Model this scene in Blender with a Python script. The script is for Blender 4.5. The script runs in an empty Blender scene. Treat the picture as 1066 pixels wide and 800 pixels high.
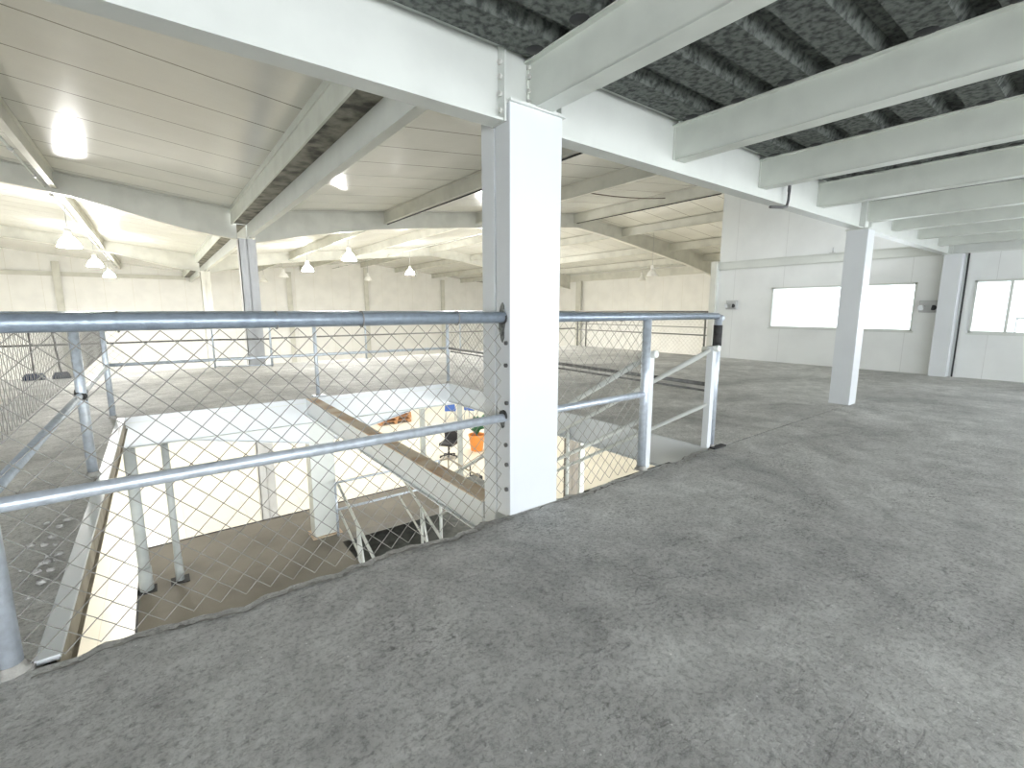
import bpy, bmesh, math, random
from mathutils import Vector, Matrix, noise
random.seed(7)
C = bpy.context.scene.collection
SC = bpy.context.scene
R = math.radians

# ------------------------------------------------------------------ materials
def mat(name, col, rough=0.6, metal=0.0, noise_amt=0.0, nscale=4.0, col2=None, bump=0.0, bscale=40.0, spec=0.5, detail=6):
    m = bpy.data.materials.new(name); m.use_nodes = True
    nt = m.node_tree; b = nt.nodes['Principled BSDF']
    b.inputs['Base Color'].default_value = (*col, 1); b.inputs['Roughness'].default_value = rough
    b.inputs['Metallic'].default_value = metal; b.inputs['Specular IOR Level'].default_value = spec
    tc = nt.nodes.new('ShaderNodeTexCoord')
    if noise_amt > 0 or col2:
        n = nt.nodes.new('ShaderNodeTexNoise'); n.inputs['Scale'].default_value = nscale; n.inputs['Detail'].default_value = detail
        nt.links.new(tc.outputs['Object'], n.inputs['Vector'])
        r = nt.nodes.new('ShaderNodeValToRGB')
        c2 = col2 or tuple(max(0, c * (1 - noise_amt)) for c in col)
        r.color_ramp.elements[0].color = (*c2, 1); r.color_ramp.elements[1].color = (*col, 1)
        r.color_ramp.elements[0].position = 0.36; r.color_ramp.elements[1].position = 0.58
        nt.links.new(n.outputs['Fac'], r.inputs['Fac']); nt.links.new(r.outputs['Color'], b.inputs['Base Color'])
    if bump > 0:
        n2 = nt.nodes.new('ShaderNodeTexNoise'); n2.inputs['Scale'].default_value = bscale; n2.inputs['Detail'].default_value = 5
        nt.links.new(tc.outputs['Object'], n2.inputs['Vector'])
        bp = nt.nodes.new('ShaderNodeBump'); bp.inputs['Strength'].default_value = bump; bp.inputs['Distance'].default_value = 0.01
        nt.links.new(n2.outputs['Fac'], bp.inputs['Height']); nt.links.new(bp.outputs['Normal'], b.inputs['Normal'])
    return m

def panel_mat(name, col, axis, pitch, offset, rough, seam=0.006, rib=0.0, seamcol=(0.25, 0.24, 0.2), mott=0.06):
    """sheet panels: dark joint every `pitch` along axis, fine ribs in relief"""
    m = mat(name, col, rough); nt = m.node_tree; b = nt.nodes['Principled BSDF']
    tc = [n for n in nt.nodes if n.type == 'TEX_COORD'][0]
    sp = nt.nodes.new('ShaderNodeSeparateXYZ'); nt.links.new(tc.outputs['Object'], sp.inputs[0])
    def M(op, a, bb=None):
        n = nt.nodes.new('ShaderNodeMath'); n.operation = op
        for i, v in enumerate((a, bb)):
            if v is None: continue
            if isinstance(v, (int, float)): n.inputs[i].default_value = v
            else: nt.links.new(v, n.inputs[i])
        return n.outputs[0]
    s = M('SUBTRACT', sp.outputs[axis], offset)
    f = M('PINGPONG', s, pitch / 2)
    d = M('LESS_THAN', f, seam)
    ns = nt.nodes.new('ShaderNodeTexNoise'); ns.inputs['Scale'].default_value = 1.7; ns.inputs['Detail'].default_value = 5
    nt.links.new(tc.outputs['Object'], ns.inputs['Vector'])
    rp = nt.nodes.new('ShaderNodeValToRGB')
    rp.color_ramp.elements[0].color = (*[c * (1 - mott) for c in col], 1); rp.color_ramp.elements[1].color = (*col, 1)
    rp.color_ramp.elements[0].position = .35; rp.color_ramp.elements[1].position = .6
    nt.links.new(ns.outputs['Fac'], rp.inputs['Fac'])
    mx = nt.nodes.new('ShaderNodeMix'); mx.data_type = 'RGBA'
    nt.links.new(d, mx.inputs['Factor']); nt.links.new(rp.outputs['Color'], mx.inputs['A']); mx.inputs['B'].default_value = (*seamcol, 1)
    nt.links.new(mx.outputs['Result'], b.inputs['Base Color'])
    h = M('MULTIPLY', d, -1.0)
    if rib > 0:
        g = M('PINGPONG', s, rib / 2)
        g2 = M('LESS_THAN', g, rib * 0.16)
        h = M('ADD', h, M('MULTIPLY', g2, -0.25))
    bp = nt.nodes.new('ShaderNodeBump'); bp.inputs['Strength'].default_value = 0.5; bp.inputs['Distance'].default_value = 0.004
    nt.links.new(h, bp.inputs['Height']); nt.links.new(bp.outputs['Normal'], b.inputs['Normal'])
    return m

def concrete(name, light, dark, scale=0.9, warm=None):
    m = bpy.data.materials.new(name); m.use_nodes = True
    nt = m.node_tree; b = nt.nodes['Principled BSDF']; b.inputs['Roughness'].default_value = 0.62
    b.inputs['Specular IOR Level'].default_value = 0.35
    tc = nt.nodes.new('ShaderNodeTexCoord')
    def N(s, det, dist=0.0, vec=None, rough=.6):
        n = nt.nodes.new('ShaderNodeTexNoise'); n.inputs['Scale'].default_value = s; n.inputs['Detail'].default_value = det
        n.inputs['Distortion'].default_value = dist; n.inputs['Roughness'].default_value = rough
        nt.links.new(vec or tc.outputs['Object'], n.inputs['Vector']); return n.outputs['Fac']
    def ramp(src, p0, c0, p1, c1):
        r = nt.nodes.new('ShaderNodeValToRGB'); r.color_ramp.elements[0].position = p0; r.color_ramp.elements[1].position = p1
        r.color_ramp.elements[0].color = (*c0, 1); r.color_ramp.elements[1].color = (*c1, 1)
        nt.links.new(src, r.inputs['Fac']); return r.outputs['Color']
    def mix(mode, fac, a, c):
        x = nt.nodes.new('ShaderNodeMix'); x.data_type = 'RGBA'; x.blend_type = mode
        if isinstance(fac, float): x.inputs['Factor'].default_value = fac
        else: nt.links.new(fac, x.inputs['Factor'])
        nt.links.new(a, x.inputs['A']); nt.links.new(c, x.inputs['B']); return x.outputs['Result']
    big = ramp(N(scale, 9, .6, rough=.65), .34, dark, .64, light)
    mid = ramp(N(scale * 6, 12, .5, rough=.78), .32, (.56, .56, .55), .60, (1, 1, 1))
    c = mix('MULTIPLY', .8, big, mid)
    # trowel scars: stretched noise
    mp = nt.nodes.new('ShaderNodeMapping'); mp.inputs['Scale'].default_value = (1.0, 3.2, 1.0); mp.inputs['Rotation'].default_value = (0, 0, R(-12))
    nt.links.new(tc.outputs['Object'], mp.inputs['Vector'])
    scar_f = N(4.2, 12, 1.0, mp.outputs['Vector'], .78)
    scar = ramp(scar_f, .29, (.48, .48, .48), .41, (1, 1, 1))
    c = mix('MULTIPLY', .85, c, scar)
    # dark pits
    pit_f = N(48, 8, .3, rough=.8)
    pit = ramp(pit_f, .36, (.38, .38, .37), .52, (1, 1, 1))
    c = mix('MULTIPLY', .75, c, pit)
    # pale aggregate specks
    v = nt.nodes.new('ShaderNodeTexVoronoi'); v.inputs['Scale'].default_value = 34; v.inputs['Randomness'].default_value = 1
    nt.links.new(tc.outputs['Object'], v.inputs['Vector'])
    sp = ramp(v.outputs['Distance'], .05, (.5, .5, .5), .12, (0, 0, 0))
    msk = ramp(N(7, 3), .52, (0, 0, 0), .62, (1, 1, 1))
    c = mix('ADD', .9, c, mix('MULTIPLY', 1.0, sp, msk))
    # localised crumbly patches
    pm = ramp(N(2.3, 3, .3), .50, (0, 0, 0), .64, (1, 1, 1))
    mp2 = nt.nodes.new('ShaderNodeMapping'); mp2.inputs['Scale'].default_value = (1.0, 2.2, 1.0); mp2.inputs['Rotation'].default_value = (0, 0, R(20))
    nt.links.new(tc.outputs['Object'], mp2.inputs['Vector'])
    cr = ramp(N(30, 9, .9, mp2.outputs['Vector'], .7), .37, (.50, .50, .49), .50, (1, 1, 1))
    c = mix('MULTIPLY', pm, c, cr)
    # wandering cracks
    v2 = nt.nodes.new('ShaderNodeTexVoronoi'); v2.feature = 'DISTANCE_TO_EDGE'; v2.inputs['Scale'].default_value = .55
    wv = nt.nodes.new('ShaderNodeVectorMath'); wv.operation = 'ADD'
    nn = nt.nodes.new('ShaderNodeTexNoise'); nn.inputs['Scale'].default_value = 3.5; nn.inputs['Detail'].default_value = 6
    nt.links.new(tc.outputs['Object'], nn.inputs['Vector'])
    sc = nt.nodes.new('ShaderNodeVectorMath'); sc.operation = 'SCALE'; sc.inputs['Scale'].default_value = .6
    nt.links.new(nn.outputs['Color'], sc.inputs[0]); nt.links.new(tc.outputs['Object'], wv.inputs[0]); nt.links.new(sc.outputs[0], wv.inputs[1])
    nt.links.new(wv.outputs[0], v2.inputs['Vector'])
    ck = ramp(v2.outputs['Distance'], 0.0, (.62, .62, .62), .004, (1, 1, 1))
    cm = ramp(N(1.3, 2), .50, (0, 0, 0), .60, (1, 1, 1))
    c = mix('MULTIPLY', cm, c, ck)
    nt.links.new(c, b.inputs['Base Color'])
    hb = nt.nodes.new('ShaderNodeMath'); hb.operation = 'ADD'
    nt.links.new(N(55, 8, rough=.7), hb.inputs[0])
    rr = nt.nodes.new('ShaderNodeRGBToBW'); nt.links.new(scar, rr.inputs[0]); nt.links.new(rr.outputs[0], hb.inputs[1])
    bp = nt.nodes.new('ShaderNodeBump'); bp.inputs['Strength'].default_value = .8; bp.inputs['Distance'].default_value = .014
    nt.links.new(hb.outputs[0], bp.inputs['Height']); nt.links.new(bp.outputs['Normal'], b.inputs['Normal'])
    return m

def emit(name, col, strength):
    m = bpy.data.materials.new(name); m.use_nodes = True
    nt = m.node_tree; nt.nodes.clear()
    e = nt.nodes.new('ShaderNodeEmission'); e.inputs[0].default_value = (*col, 1); e.inputs[1].default_value = strength
    o = nt.nodes.new('ShaderNodeOutputMaterial'); nt.links.new(e.outputs[0], o.inputs[0]); return m

M = {}
M['white'] = mat('white_paint', (.65, .675, .64), .42, noise_amt=.07, nscale=3)
M['white_clean'] = mat('white_gloss_paint', (.68, .71, .73), .38, noise_amt=.04, nscale=2)
M['white_joist'] = mat('joist_paint', (.68, .71, .65), .45, noise_amt=.10, nscale=3.5)
M['cream_steel'] = mat('cream_steel_paint', (.66, .66, .60), .45, noise_amt=.12, nscale=2.5)
M['galv'] = mat('galvanised_pipe', (.62, .68, .75), .35, metal=.45, noise_amt=.16, nscale=30, bump=.15, bscale=120)
M['rail'] = mat('dark_galvanised_pipe', (.33, .39, .46), .32, metal=.45, noise_amt=.2, nscale=30, bump=.15, bscale=120)
M['wire'] = mat('galvanised_wire', (.29, .285, .265), .5, metal=.2)
M['weathered'] = mat('weathered_pipe', (.19, .19, .18), .5, metal=.2, noise_amt=.3, nscale=20)
M['prop'] = mat('grey_prop_paint', (.40, .43, .42), .5, noise_amt=.15, nscale=6)
M['dim_column'] = mat('dim_lit_column_grey', (.58, .59, .60), .5, noise_amt=.08)  # grey puts the dim lighting of the far-edge column into its colour
M['taupe'] = mat('taupe_steel', (.36, .32, .25), .8, noise_amt=.3, nscale=8)
M['stain'] = mat('grey_weld_stain', (.20, .21, .20), .7, noise_amt=.7, nscale=40)
M['frosted'] = emit('glowing_acrylic', (1.0, .99, .965), 150.0)
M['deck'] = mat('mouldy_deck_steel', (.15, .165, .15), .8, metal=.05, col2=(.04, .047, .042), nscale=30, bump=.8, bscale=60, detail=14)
M['floor'] = concrete('rough_concrete', (.77, .765, .735), (.44, .435, .42))
M['slab_edge'] = mat('broken_concrete', (.40, .39, .36), .9, noise_amt=.5, nscale=12, bump=1.0, bscale=30)
M['hall_floor'] = panel_mat('hall_tiles', (.70, .655, .55), 0, 1.2, .1, .28, seam=.006, seamcol=(.62, .56, .45), mott=.05)
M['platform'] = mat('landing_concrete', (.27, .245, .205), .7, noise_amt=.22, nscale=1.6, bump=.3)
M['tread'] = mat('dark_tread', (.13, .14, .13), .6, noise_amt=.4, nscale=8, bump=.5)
M['brown_top'] = mat('dusty_rusty_flange', (.62, .52, .40), .8, col2=(.48, .32, .20), nscale=4)
M['roof'] = panel_mat('roof_sheet', (.70, .70, .655), 1, .80, 5.41, .16, seam=.009, rib=.10, seamcol=(.16, .15, .12))
M['wall'] = panel_mat('wall_sheet', (.78, .80, .79), 1, 1.10, .35, .40, seam=.004, seamcol=(.62, .63, .62))
M['wall_x'] = panel_mat('wall_sheet_cross', (.88, .88, .86), 0, 1.10, .35, .38, seam=.004, seamcol=(.66, .64, .55))
M['wall_y'] = panel_mat('wall_sheet_hall', (.88, .88, .86), 1, 1.10, .35, .38, seam=.004, seamcol=(.66, .64, .55))
M['gutter'] = mat('stained_gutter', (.26, .25, .21), .6, metal=.2, col2=(.045, .042, .035), nscale=5, bump=.4)
M['black'] = mat('black_plastic', (.02, .02, .022), .5)
M['dark'] = mat('dark_stain', (.05, .05, .05), .8, noise_amt=.4, nscale=30)
M['grey'] = mat('grey_plastic', (.45, .46, .46), .5)
M['bolt'] = mat('painted_bolt', (.62, .62, .58), .5)
M['darkbolt'] = mat('dark_bolt', (.12, .12, .12), .6, metal=.4)
M['lens'] = mat('lens', (.75, .78, .8), .1)
M['enamel'] = mat('white_enamel', (.85, .85, .82), .3)
M['bulb'] = emit('lit_bulb', (1.0, .97, .86), 55)
M['bulb_off'] = mat('unlit_bulb', (.9, .9, .86), .15)
M['blue'] = mat('blue_plastic', (.05, .12, .40), .4)
M['broomhead'] = mat('dark_blue_bristle', (.03, .05, .10), .9, noise_amt=.5, nscale=60)
M['handle'] = mat('dark_handle', (.10, .09, .09), .5)
M['pallet'] = mat('pallet_wood', (.55, .30, .15), .8, noise_amt=.35, nscale=9)
M['orange'] = mat('orange_plastic', (.80, .30, .06), .5)
M['leaf'] = mat('plant_leaf', (.03, .14, .06), .5)
M['cable'] = mat('brown_cable', (.13, .10, .08), .6)
M['pale_block'] = mat('pale_render', (.80, .88, .92), .8, noise_amt=.04)
M['ground'] = mat('outdoor_ground', (.80, .80, .78), .9, noise_amt=.1)
M['rock'] = mat('crumb_concrete', (.45, .44, .42), .9, noise_amt=.4, nscale=20, bump=.6)
g = bpy.data.materials.new('window_glass'); g.use_nodes = True
nt = g.node_tree; nt.nodes.clear()
tr = nt.nodes.new('ShaderNodeBsdfTransparent'); tr.inputs[0].default_value = (.96, .985, .99, 1)
gl = nt.nodes.new('ShaderNodeBsdfGlossy'); gl.inputs['Roughness'].default_value = .02
fr = nt.nodes.new('ShaderNodeFresnel'); fr.inputs[0].default_value = 1.45
ms = nt.nodes.new('ShaderNodeMixShader'); o = nt.nodes.new('ShaderNodeOutputMaterial')
nt.links.new(fr.outputs[0], ms.inputs[0]); nt.links.new(tr.outputs[0], ms.inputs[1]); nt.links.new(gl.outputs[0], ms.inputs[2]); nt.links.new(ms.outputs[0], o.inputs[0])
M['glass'] = g

# ------------------------------------------------------------------ mesh builder
class MB:
    def __init__(s): s.v = []; s.f = []; s.smooth = []
    def box(s, x0, y0, z0, x1, y1, z1):
        n = len(s.v)
        s.v += [(x, y, z) for z in (z0, z1) for y in (y0, y1) for x in (x0, x1)]
        s.f += [tuple(n + i for i in q) for q in ((0, 2, 3, 1), (4, 5, 7, 6), (0, 1, 5, 4), (2, 6, 7, 3), (0, 4, 6, 2), (1, 3, 7, 5))]
        s.smooth += [False] * 6; return s
    def prism(s, poly, axis, a, b):
        """poly in the other two axes (in order), extruded along axis a..b"""
        n = len(s.v); k = len(poly)
        for t in (a, b):
            for p in poly:
                q = list(p); q.insert(axis, t); s.v.append(tuple(q))
        s.f.append(tuple(n + i for i in range(k))); s.f.append(tuple(n + k + i for i in reversed(range(k))))
        for i in range(k):
            j = (i + 1) % k; s.f.append((n + i, n + k + i, n + k + j, n + j))
        s.smooth += [False] * (k + 2); return s
    def tube(s, pts, r, n=12, caps=True, smooth=True):
        pts = [Vector(p) for p in pts]; m = len(pts); base = len(s.v)
        rs = r if isinstance(r, (list, tuple)) else [r] * m
        ref = None
        for i, p in enumerate(pts):
            d = (pts[min(i + 1, m - 1)] - pts[max(i - 1, 0)]).normalized()
            if ref is None:
                ref = Vector((0, 0, 1)) if abs(d.z) < .9 else Vector((1, 0, 0))
            a = d.cross(ref).normalized(); b = a.cross(d).normalized(); ref = b
            for k in range(n):
                t = 2 * math.pi * k / n
                s.v.append(tuple(p + (a * math.cos(t) + b * math.sin(t)) * rs[i]))
        for i in range(m - 1):
            for k in range(n):
                k2 = (k + 1) % n
                s.f.append((base + i * n + k, base + i * n + k2, base + (i + 1) * n + k2, base + (i + 1) * n + k)); s.smooth.append(smooth)
        if caps:
            s.f.append(tuple(base + k for k in reversed(range(n)))); s.f.append(tuple(base + (m - 1) * n + k for k in range(n))); s.smooth += [False, False]
        return s
    def lathe(s, c, prof, n=24, capped=False):
        base = len(s.v)
        for r, z in prof:
            for k in range(n):
                t = 2 * math.pi * k / n; s.v.append((c[0] + r * math.cos(t), c[1] + r * math.sin(t), c[2] + z))
        for i in range(len(prof) - 1):
            for k in range(n):
                k2 = (k + 1) % n; s.f.append((base + i * n + k, base + i * n + k2, base + (i + 1) * n + k2, base + (i + 1) * n + k)); s.smooth.append(True)
        if capped:
            s.f.append(tuple(base + k for k in reversed(range(n)))); s.f.append(tuple(base + (len(prof) - 1) * n + k for k in range(n))); s.smooth += [False, False]
        return s
    def hexbolt(s, c, axis, r, h):
        n = len(s.v); pts = []
        for t in (0, h):
            for k in range(6):
                a = math.pi / 3 * k; p = [math.cos(a) * r, math.sin(a) * r]; p.insert(axis, t)
                s.v.append((c[0] + p[0], c[1] + p[1], c[2] + p[2]))
        s.f.append(tuple(n + k for k in range(6))); s.f.append(tuple(n + 6 + k for k in range(6)))
        for k in range(6): s.f.append((n + k, n + (k + 1) % 6, n + 6 + (k + 1) % 6, n + 6 + k))
        s.smooth += [False] * 8; return s
    def build(s, name, m, parent=None, origin=None, bevel=0, recalc=True):
        me = bpy.data.meshes.new(name)
        o3 = Vector(origin) if origin is not None else (Vector(parent.location) if parent is not None and parent.type == 'EMPTY' else Vector((0, 0, 0)))
        me.from_pydata([tuple(Vector(v) - o3) for v in s.v], [], s.f)
        me.polygons.foreach_set('use_smooth', s.smooth)
        me.materials.append(m if not isinstance(m, str) else M[m])
        if recalc:
            bm = bmesh.new(); bm.from_mesh(me); bmesh.ops.recalc_face_normals(bm, faces=bm.faces); bm.to_mesh(me); bm.free()
        me.update()
        ob = bpy.data.objects.new(name, me); C.objects.link(ob)
        if parent is not None:
            ob.parent = parent
            if origin is not None: ob.location = o3 - WORLD_LOC[parent.name]
        elif origin is not None: ob.location = o3
        WORLD_LOC[ob.name] = (o3 if (origin is not None or (parent is not None and parent.type == 'EMPTY')) else Vector((0, 0, 0)))
        if bevel:
            mod = ob.modifiers.new('Bevel', 'BEVEL'); mod.width = bevel; mod.segments = 2; mod.limit_method = 'ANGLE'
        return ob
WORLD_LOC = {}
def tag(o, label=None, cat=None, group=None, kind=None):
    if label: o['label'] = label
    if cat: o['category'] = cat
    if group: o['group'] = group
    if kind: o['kind'] = kind
    return o
def thing(name, loc, label, cat, group=None):
    o = bpy.data.objects.new(name, None); C.objects.link(o); o.location = loc; o.empty_display_size = .1
    WORLD_LOC[o.name] = Vector(loc)
    return tag(o, label, cat, group, 'thing')
def struct(mb, name, m, label=None):
    o = mb.build(name, m); o['kind'] = 'structure'
    if label: o['label'] = label
    return o

YB = -4.6            # back left open behind the viewer to let sky light in
YF = 2.03            # front edge of the floor opening
VX0, VX1, VY1 = -.42, 3.65, 6.50
FAR, RX = 11.20, 11.05
HZ = -3.6            # hall floor

# ------------------------------------------------------------------ setting
def ragged(a, b, y, amp, step=.035, seed=0, both=False):
    out = []; n = int(abs(b - a) / step)
    for i in range(n + 1):
        x = a + (b - a) * i / n
        d = amp * (noise.noise(Vector((x * 3.1 + seed, seed, 0))) + .5 * noise.noise(Vector((x * 14 + seed, 3, 1))))
        out.append((x, y + d))
    return out
# mezzanine floor: slab with an opening, near lip broken unevenly
fl = MB()
edge = ragged(VX0, VX1, YF - .02, .06, step=.022, seed=2)
top = [(-8, YB), (RX, YB), (RX, YF - .02)] + [(x, y) for x, y in reversed(edge)] + [(-8, YF - .02)]
fl.prism([(x, y) for x, y in top], 2, -.12, 0)
fl.box(-8, YF - .02, -.12, VX0, FAR, 0)
fl.box(VX1, YF - .02, -.12, RX, 6.3, 0)
fl.box(VX1, 6.3, -.12, RX + .02, FAR, 0)
fl.box(VX0, VY1, -.12, VX1, FAR, 0)
struct(fl, 'floor', 'floor', 'rough grey concrete mezzanine floor with a rectangular opening')
# crumbling lip along the near side of the opening
lip = MB()
n0 = len(lip.v); rows = []
for i, (x, y) in enumerate(edge):
    a = noise.noise(Vector((x * 14, 5, 2))); b = noise.noise(Vector((x * 27, 9, 4)))
    rows.append([(x, y - .05, .003 + .004 * a), (x, y + .006 + .012 * b, -.008 + .010 * b), (x + .01 * b, y + .030 + .035 * a, -.035 + .022 * b), (x, y + .022 + .040 * b, -.08 + .02 * a), (x, y + .0, -.125)])
for r_ in rows: lip.v += r_
for i in range(len(rows) - 1):
    for j in range(4):
        a = i * 5 + j; lip.f.append((a, a + 5, a + 6, a + 1)); lip.smooth.append(False)
struct(lip, 'trim_1', 'slab_edge', 'broken concrete lip along the near edge of the floor opening')

hf = MB().box(-8, -6, HZ - .1, 20.7, 31, HZ); struct(hf, 'floor_hall', 'hall_floor', 'cream hall floor below the mezzanine')
def roofz(x):
    if x < 1.6: return 3.16 + .11 * (1.6 - x)
    if x < 11.15: return 3.16 + .11 * (x - 1.6)
    return 4.21 - .10 * (x - 11.15)
for nm, x0, x1, lb in (('ceiling_left', -8, 1.42, 'ribbed cream roof sheets left of the gutter'), ('ceiling_middle', 1.78, 11.15, 'ribbed cream roof sheets between gutter and ridge'), ('ceiling_right', 11.15, 20.9, 'ribbed cream roof sheets beyond the ridge')):
    m_ = MB().prism([(x0, roofz(x0)), (x1, roofz(x1 - 1e-4 if x1 == 11.15 else x1)), (x1, roofz(x1) + .08), (x0, roofz(x0) + .08)], 1, 1.0, 31.1)
    struct(m_, nm, 'roof', lb)
# corrugated deck of the upper storey, over the camera
prof = []; y = 2.10; lo, hi, tk = 2.405, 2.465, .004
pts = []
while y > YB:
    pts += [(y, hi), (y - .07, hi), (y - .10, lo), (y - .27, lo), (y - .30, hi)]
    y -= .30
dk = MB(); n = len(pts)
dk.v = [(x, p[0], p[1]) for x in (-8, RX) for p in pts]
dk.f = [(i, i + 1, n + i + 1, n + i) for i in range(n - 1)]; dk.smooth = [False] * (n - 1)
dk.box(-8, YB, hi + .002, RX, 2.12, hi + .10)
DECK = struct(dk, 'ceiling_deck', 'deck', 'mouldy dark corrugated deck above the joists')

# walls
WY0, WY1 = YB, 6.25
def wall_open(x0, x1, ya, yb, za, zb, holes):
    m_ = MB(); ys = ya
    for (h0, h1, z0, z1) in sorted(holes):
        m_.box(x0, ys, za, x1, h0, zb); m_.box(x0, h0, za, x1, h1, z0); m_.box(x0, h0, z1, x1, h1, zb); ys = h1
    m_.box(x0, ys, za, x1, yb, zb); return m_
WINS = [(-.85, 1.70, .765, 1.65), (2.45, 4.98, .765, 1.65)]
struct(wall_open(RX, RX + .12, WY0, WY1, -.12, 4.2, WINS), 'wall_right', 'wall', 'white sheet wall with wide windows')
struct(MB().box(RX + .12, 6.17, HZ, 20.7, 6.29, 4.2), 'wall_return', 'wall_x')
struct(MB().box(20.7, 6.2, HZ, 20.85, 31, 3.2), 'wall_far', 'wall_y', 'tall cream wall across the hall')
struct(MB().box(-8, 31, HZ, 20.85, 31.15, 4.25), 'wall_back', 'wall_x', 'cream back wall of the hall')
struct(MB().box(-8.15, -6, HZ, -8, 31, 4.25), 'wall_left', 'wall_y')
struct(MB().box(RX - .012, WY0, 2.10, RX, 6.24, 2.115).box(RX - .05, WY0, 2.115, RX, 6.24, 2.27).box(RX - .07, WY0, 2.27, RX, 6.24, 2.29), 'trim_2', 'white', 'pale ledge running along the window wall')
struct(MB().box(20.62, 6.3, 2.85, 20.7, 31, 2.95).box(20.6, 6.3, 2.95, 20.7, 31, 3.25), 'trim_3', 'cream_steel', 'eaves beam at the top of the far hall wall')
struct(MB().box(-8, 30.9, 2.75, 1.5, 31, 2.95), 'trim_4', 'cream_steel')
# windows
def window(n_, y0, y1, z0, z1, mulls, label):
    w = MB(); t = .035
    w.box(RX - .01, y0, z0, RX + .09, y0 + t, z1); w.box(RX - .01, y1 - t, z0, RX + .09, y1, z1)
    w.box(RX - .01, y0, z0, RX + .09, y1, z0 + t); w.box(RX - .01, y0, z1 - t, RX + .09, y1, z1)
    for my in mulls: w.box(RX + .02, my - .02, z0, RX + .07, my + .02, z1)
    o = w.build('window_%d' % n_, 'white', origin=(RX, (y0 + y1) / 2, z0)); o['kind'] = 'structure'; o['label'] = label
    p = MB().box(RX + .04, y0 + t, z0 + t, RX + .046, y1 - t, z1 - t).build('pane', 'glass', o, origin=(RX, (y0 + y1) / 2, z0)); p.location = (0, 0, 0)
    s = MB().box(RX - .03, y0 - .02, z0 - .025, RX + .05, y1 + .02, z0).build('sill', 'white', o, origin=(RX, (y0 + y1) / 2, z0)); s.location = (0, 0, 0)
window(1, 2.45, 4.98, .765, 1.65, [], 'wide window behind the slim column')
window(2, -.85, 1.70, .765, 1.65, [1.265], 'wide window right of the wall column')

# outdoors seen through the windows
struct(MB().box(11.3, -9, -3.7, 40, 6.1, -3.6), 'ground', 'ground')
t = thing('building', (16, 2.2, -3.6), 'pale bluish rendered block outside the window right of the wall column', 'building')
MB().box(15.0, 1.80, -3.6, 17, 2.7, 2.9).build('wall', 'pale_block', t)
MB().box(14.95, 1.76, 2.9, 17.05, 2.75, 3.0).build('parapet', 'white', t)
t = thing('roof_railing', (13.0, 1.1, -3.6), 'thin grey railing standing outside the window right of the wall column', 'railing')
MB().tube([(13, 1.35, -3.6), (13, 1.35, 1.0)], .02).build('post', 'grey', t)
MB().tube([(13, .3, -3.6), (13, .3, 1.0)], .02).build('post', 'grey', t)
MB().tube([(13, 1.37, 1.0), (13, .28, 1.0)], .025).build('rail', 'grey', t)
MB().tube([(13, 1.22, 1.02), (13, 1.15, 1.3), (13, 1.19, 1.45)], .018).build('hook', 'grey', t)

# ------------------------------------------------------------------ structural steel near the camera
t = thing('steel_column', (1.68, 2.13, 0), 'thick white steel column standing at the near edge of the opening', 'column')
body = MB().box(1.50, 2.0, -.02, 1.855, 2.125, 2.175).box(1.512, 2.125, -.02, 1.845, 2.140, 2.175).box(1.50, 2.140, -.02, 1.855, 2.26, 2.175)
body.box(1.50, 2.15, HZ, 1.855, 2.26, -.02)
body.build('shaft', 'white_clean', t, bevel=.004)
MB().box(1.495, 1.985, 2.172, 1.87, 2.27, 2.186).build('cap_plate', 'white', t)
MB().box(1.50, 2.05, 2.186, 1.86, 2.14, 2.455).build('panel_zone', 'white', t, bevel=.003)
for z in (.148, .294, .407, .646, .854, .975):
    b = MB().hexbolt((1.5, 2.03 + random.uniform(-.006, .006), z), 0, .012, -.012).build('bolt', 'darkbolt', t)
# stained plates where the rails are welded
for z0, z1 in ((.985, 1.19), (.50, .60)):
    pl = MB(); 
    n = 14; cz = (z0 + z1) / 2; hh = (z1 - z0) / 2
    pl.prism([(2.068 + .026 * math.cos(2 * math.pi * k / n) * (1 + .15 * math.sin(3 * k)), cz + hh * math.sin(2 * math.pi * k / n) * (1 + .12 * math.cos(5 * k))) for k in range(n)], 0, 1.494, 1.4995)
    p = pl.build('weld_stain', 'stain', t)
    MB().tube([(1.488, 2.055, cz + .02), (1.499, 2.055, cz + .02)], .032, 12).build('weld_bead', 'dark', t)
# second storey column on the right
t = thing('steel_column', (6.76, 2.09, 0), 'slim white steel column standing alone before the window wall', 'column')
MB().box(6.65, 1.98, -.0, 6.87, 2.20, 2.08).build('shaft', 'white_clean', t, bevel=.004)
MB().box(6.63, 1.97, 2.08, 6.89, 2.21, 2.095).build('cap_plate', 'white', t)
MB().box(6.66, 2.05, 2.095, 6.86, 2.14, 2.45).build('panel_zone', 'white', t)
t = thing('steel_column', (10.95, 2.0, 0), 'white column against the window wall, between its windows', 'column')
MB().box(10.86, 1.87, 0, 11.04, 2.11, 2.09).build('shaft', 'white_clean', t, bevel=.004)
MB().tube([(11.03, 1.82, 0), (11.03, 1.82, 2.1)], .012).build('downpipe', 'dark', t)
t = thing('steel_column', (11.0, 6.36, 0), 'narrow cream column at the end corner of the window wall', 'column')
MB().box(10.93, 6.26, 0, 11.12, 6.40, 2.31).build('shaft', 'cream_steel', t, bevel=.004)
MB().box(10.98, 6.245, 0, 11.05, 6.262, 2.25).build('corner_strip', 'white', t)

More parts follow.
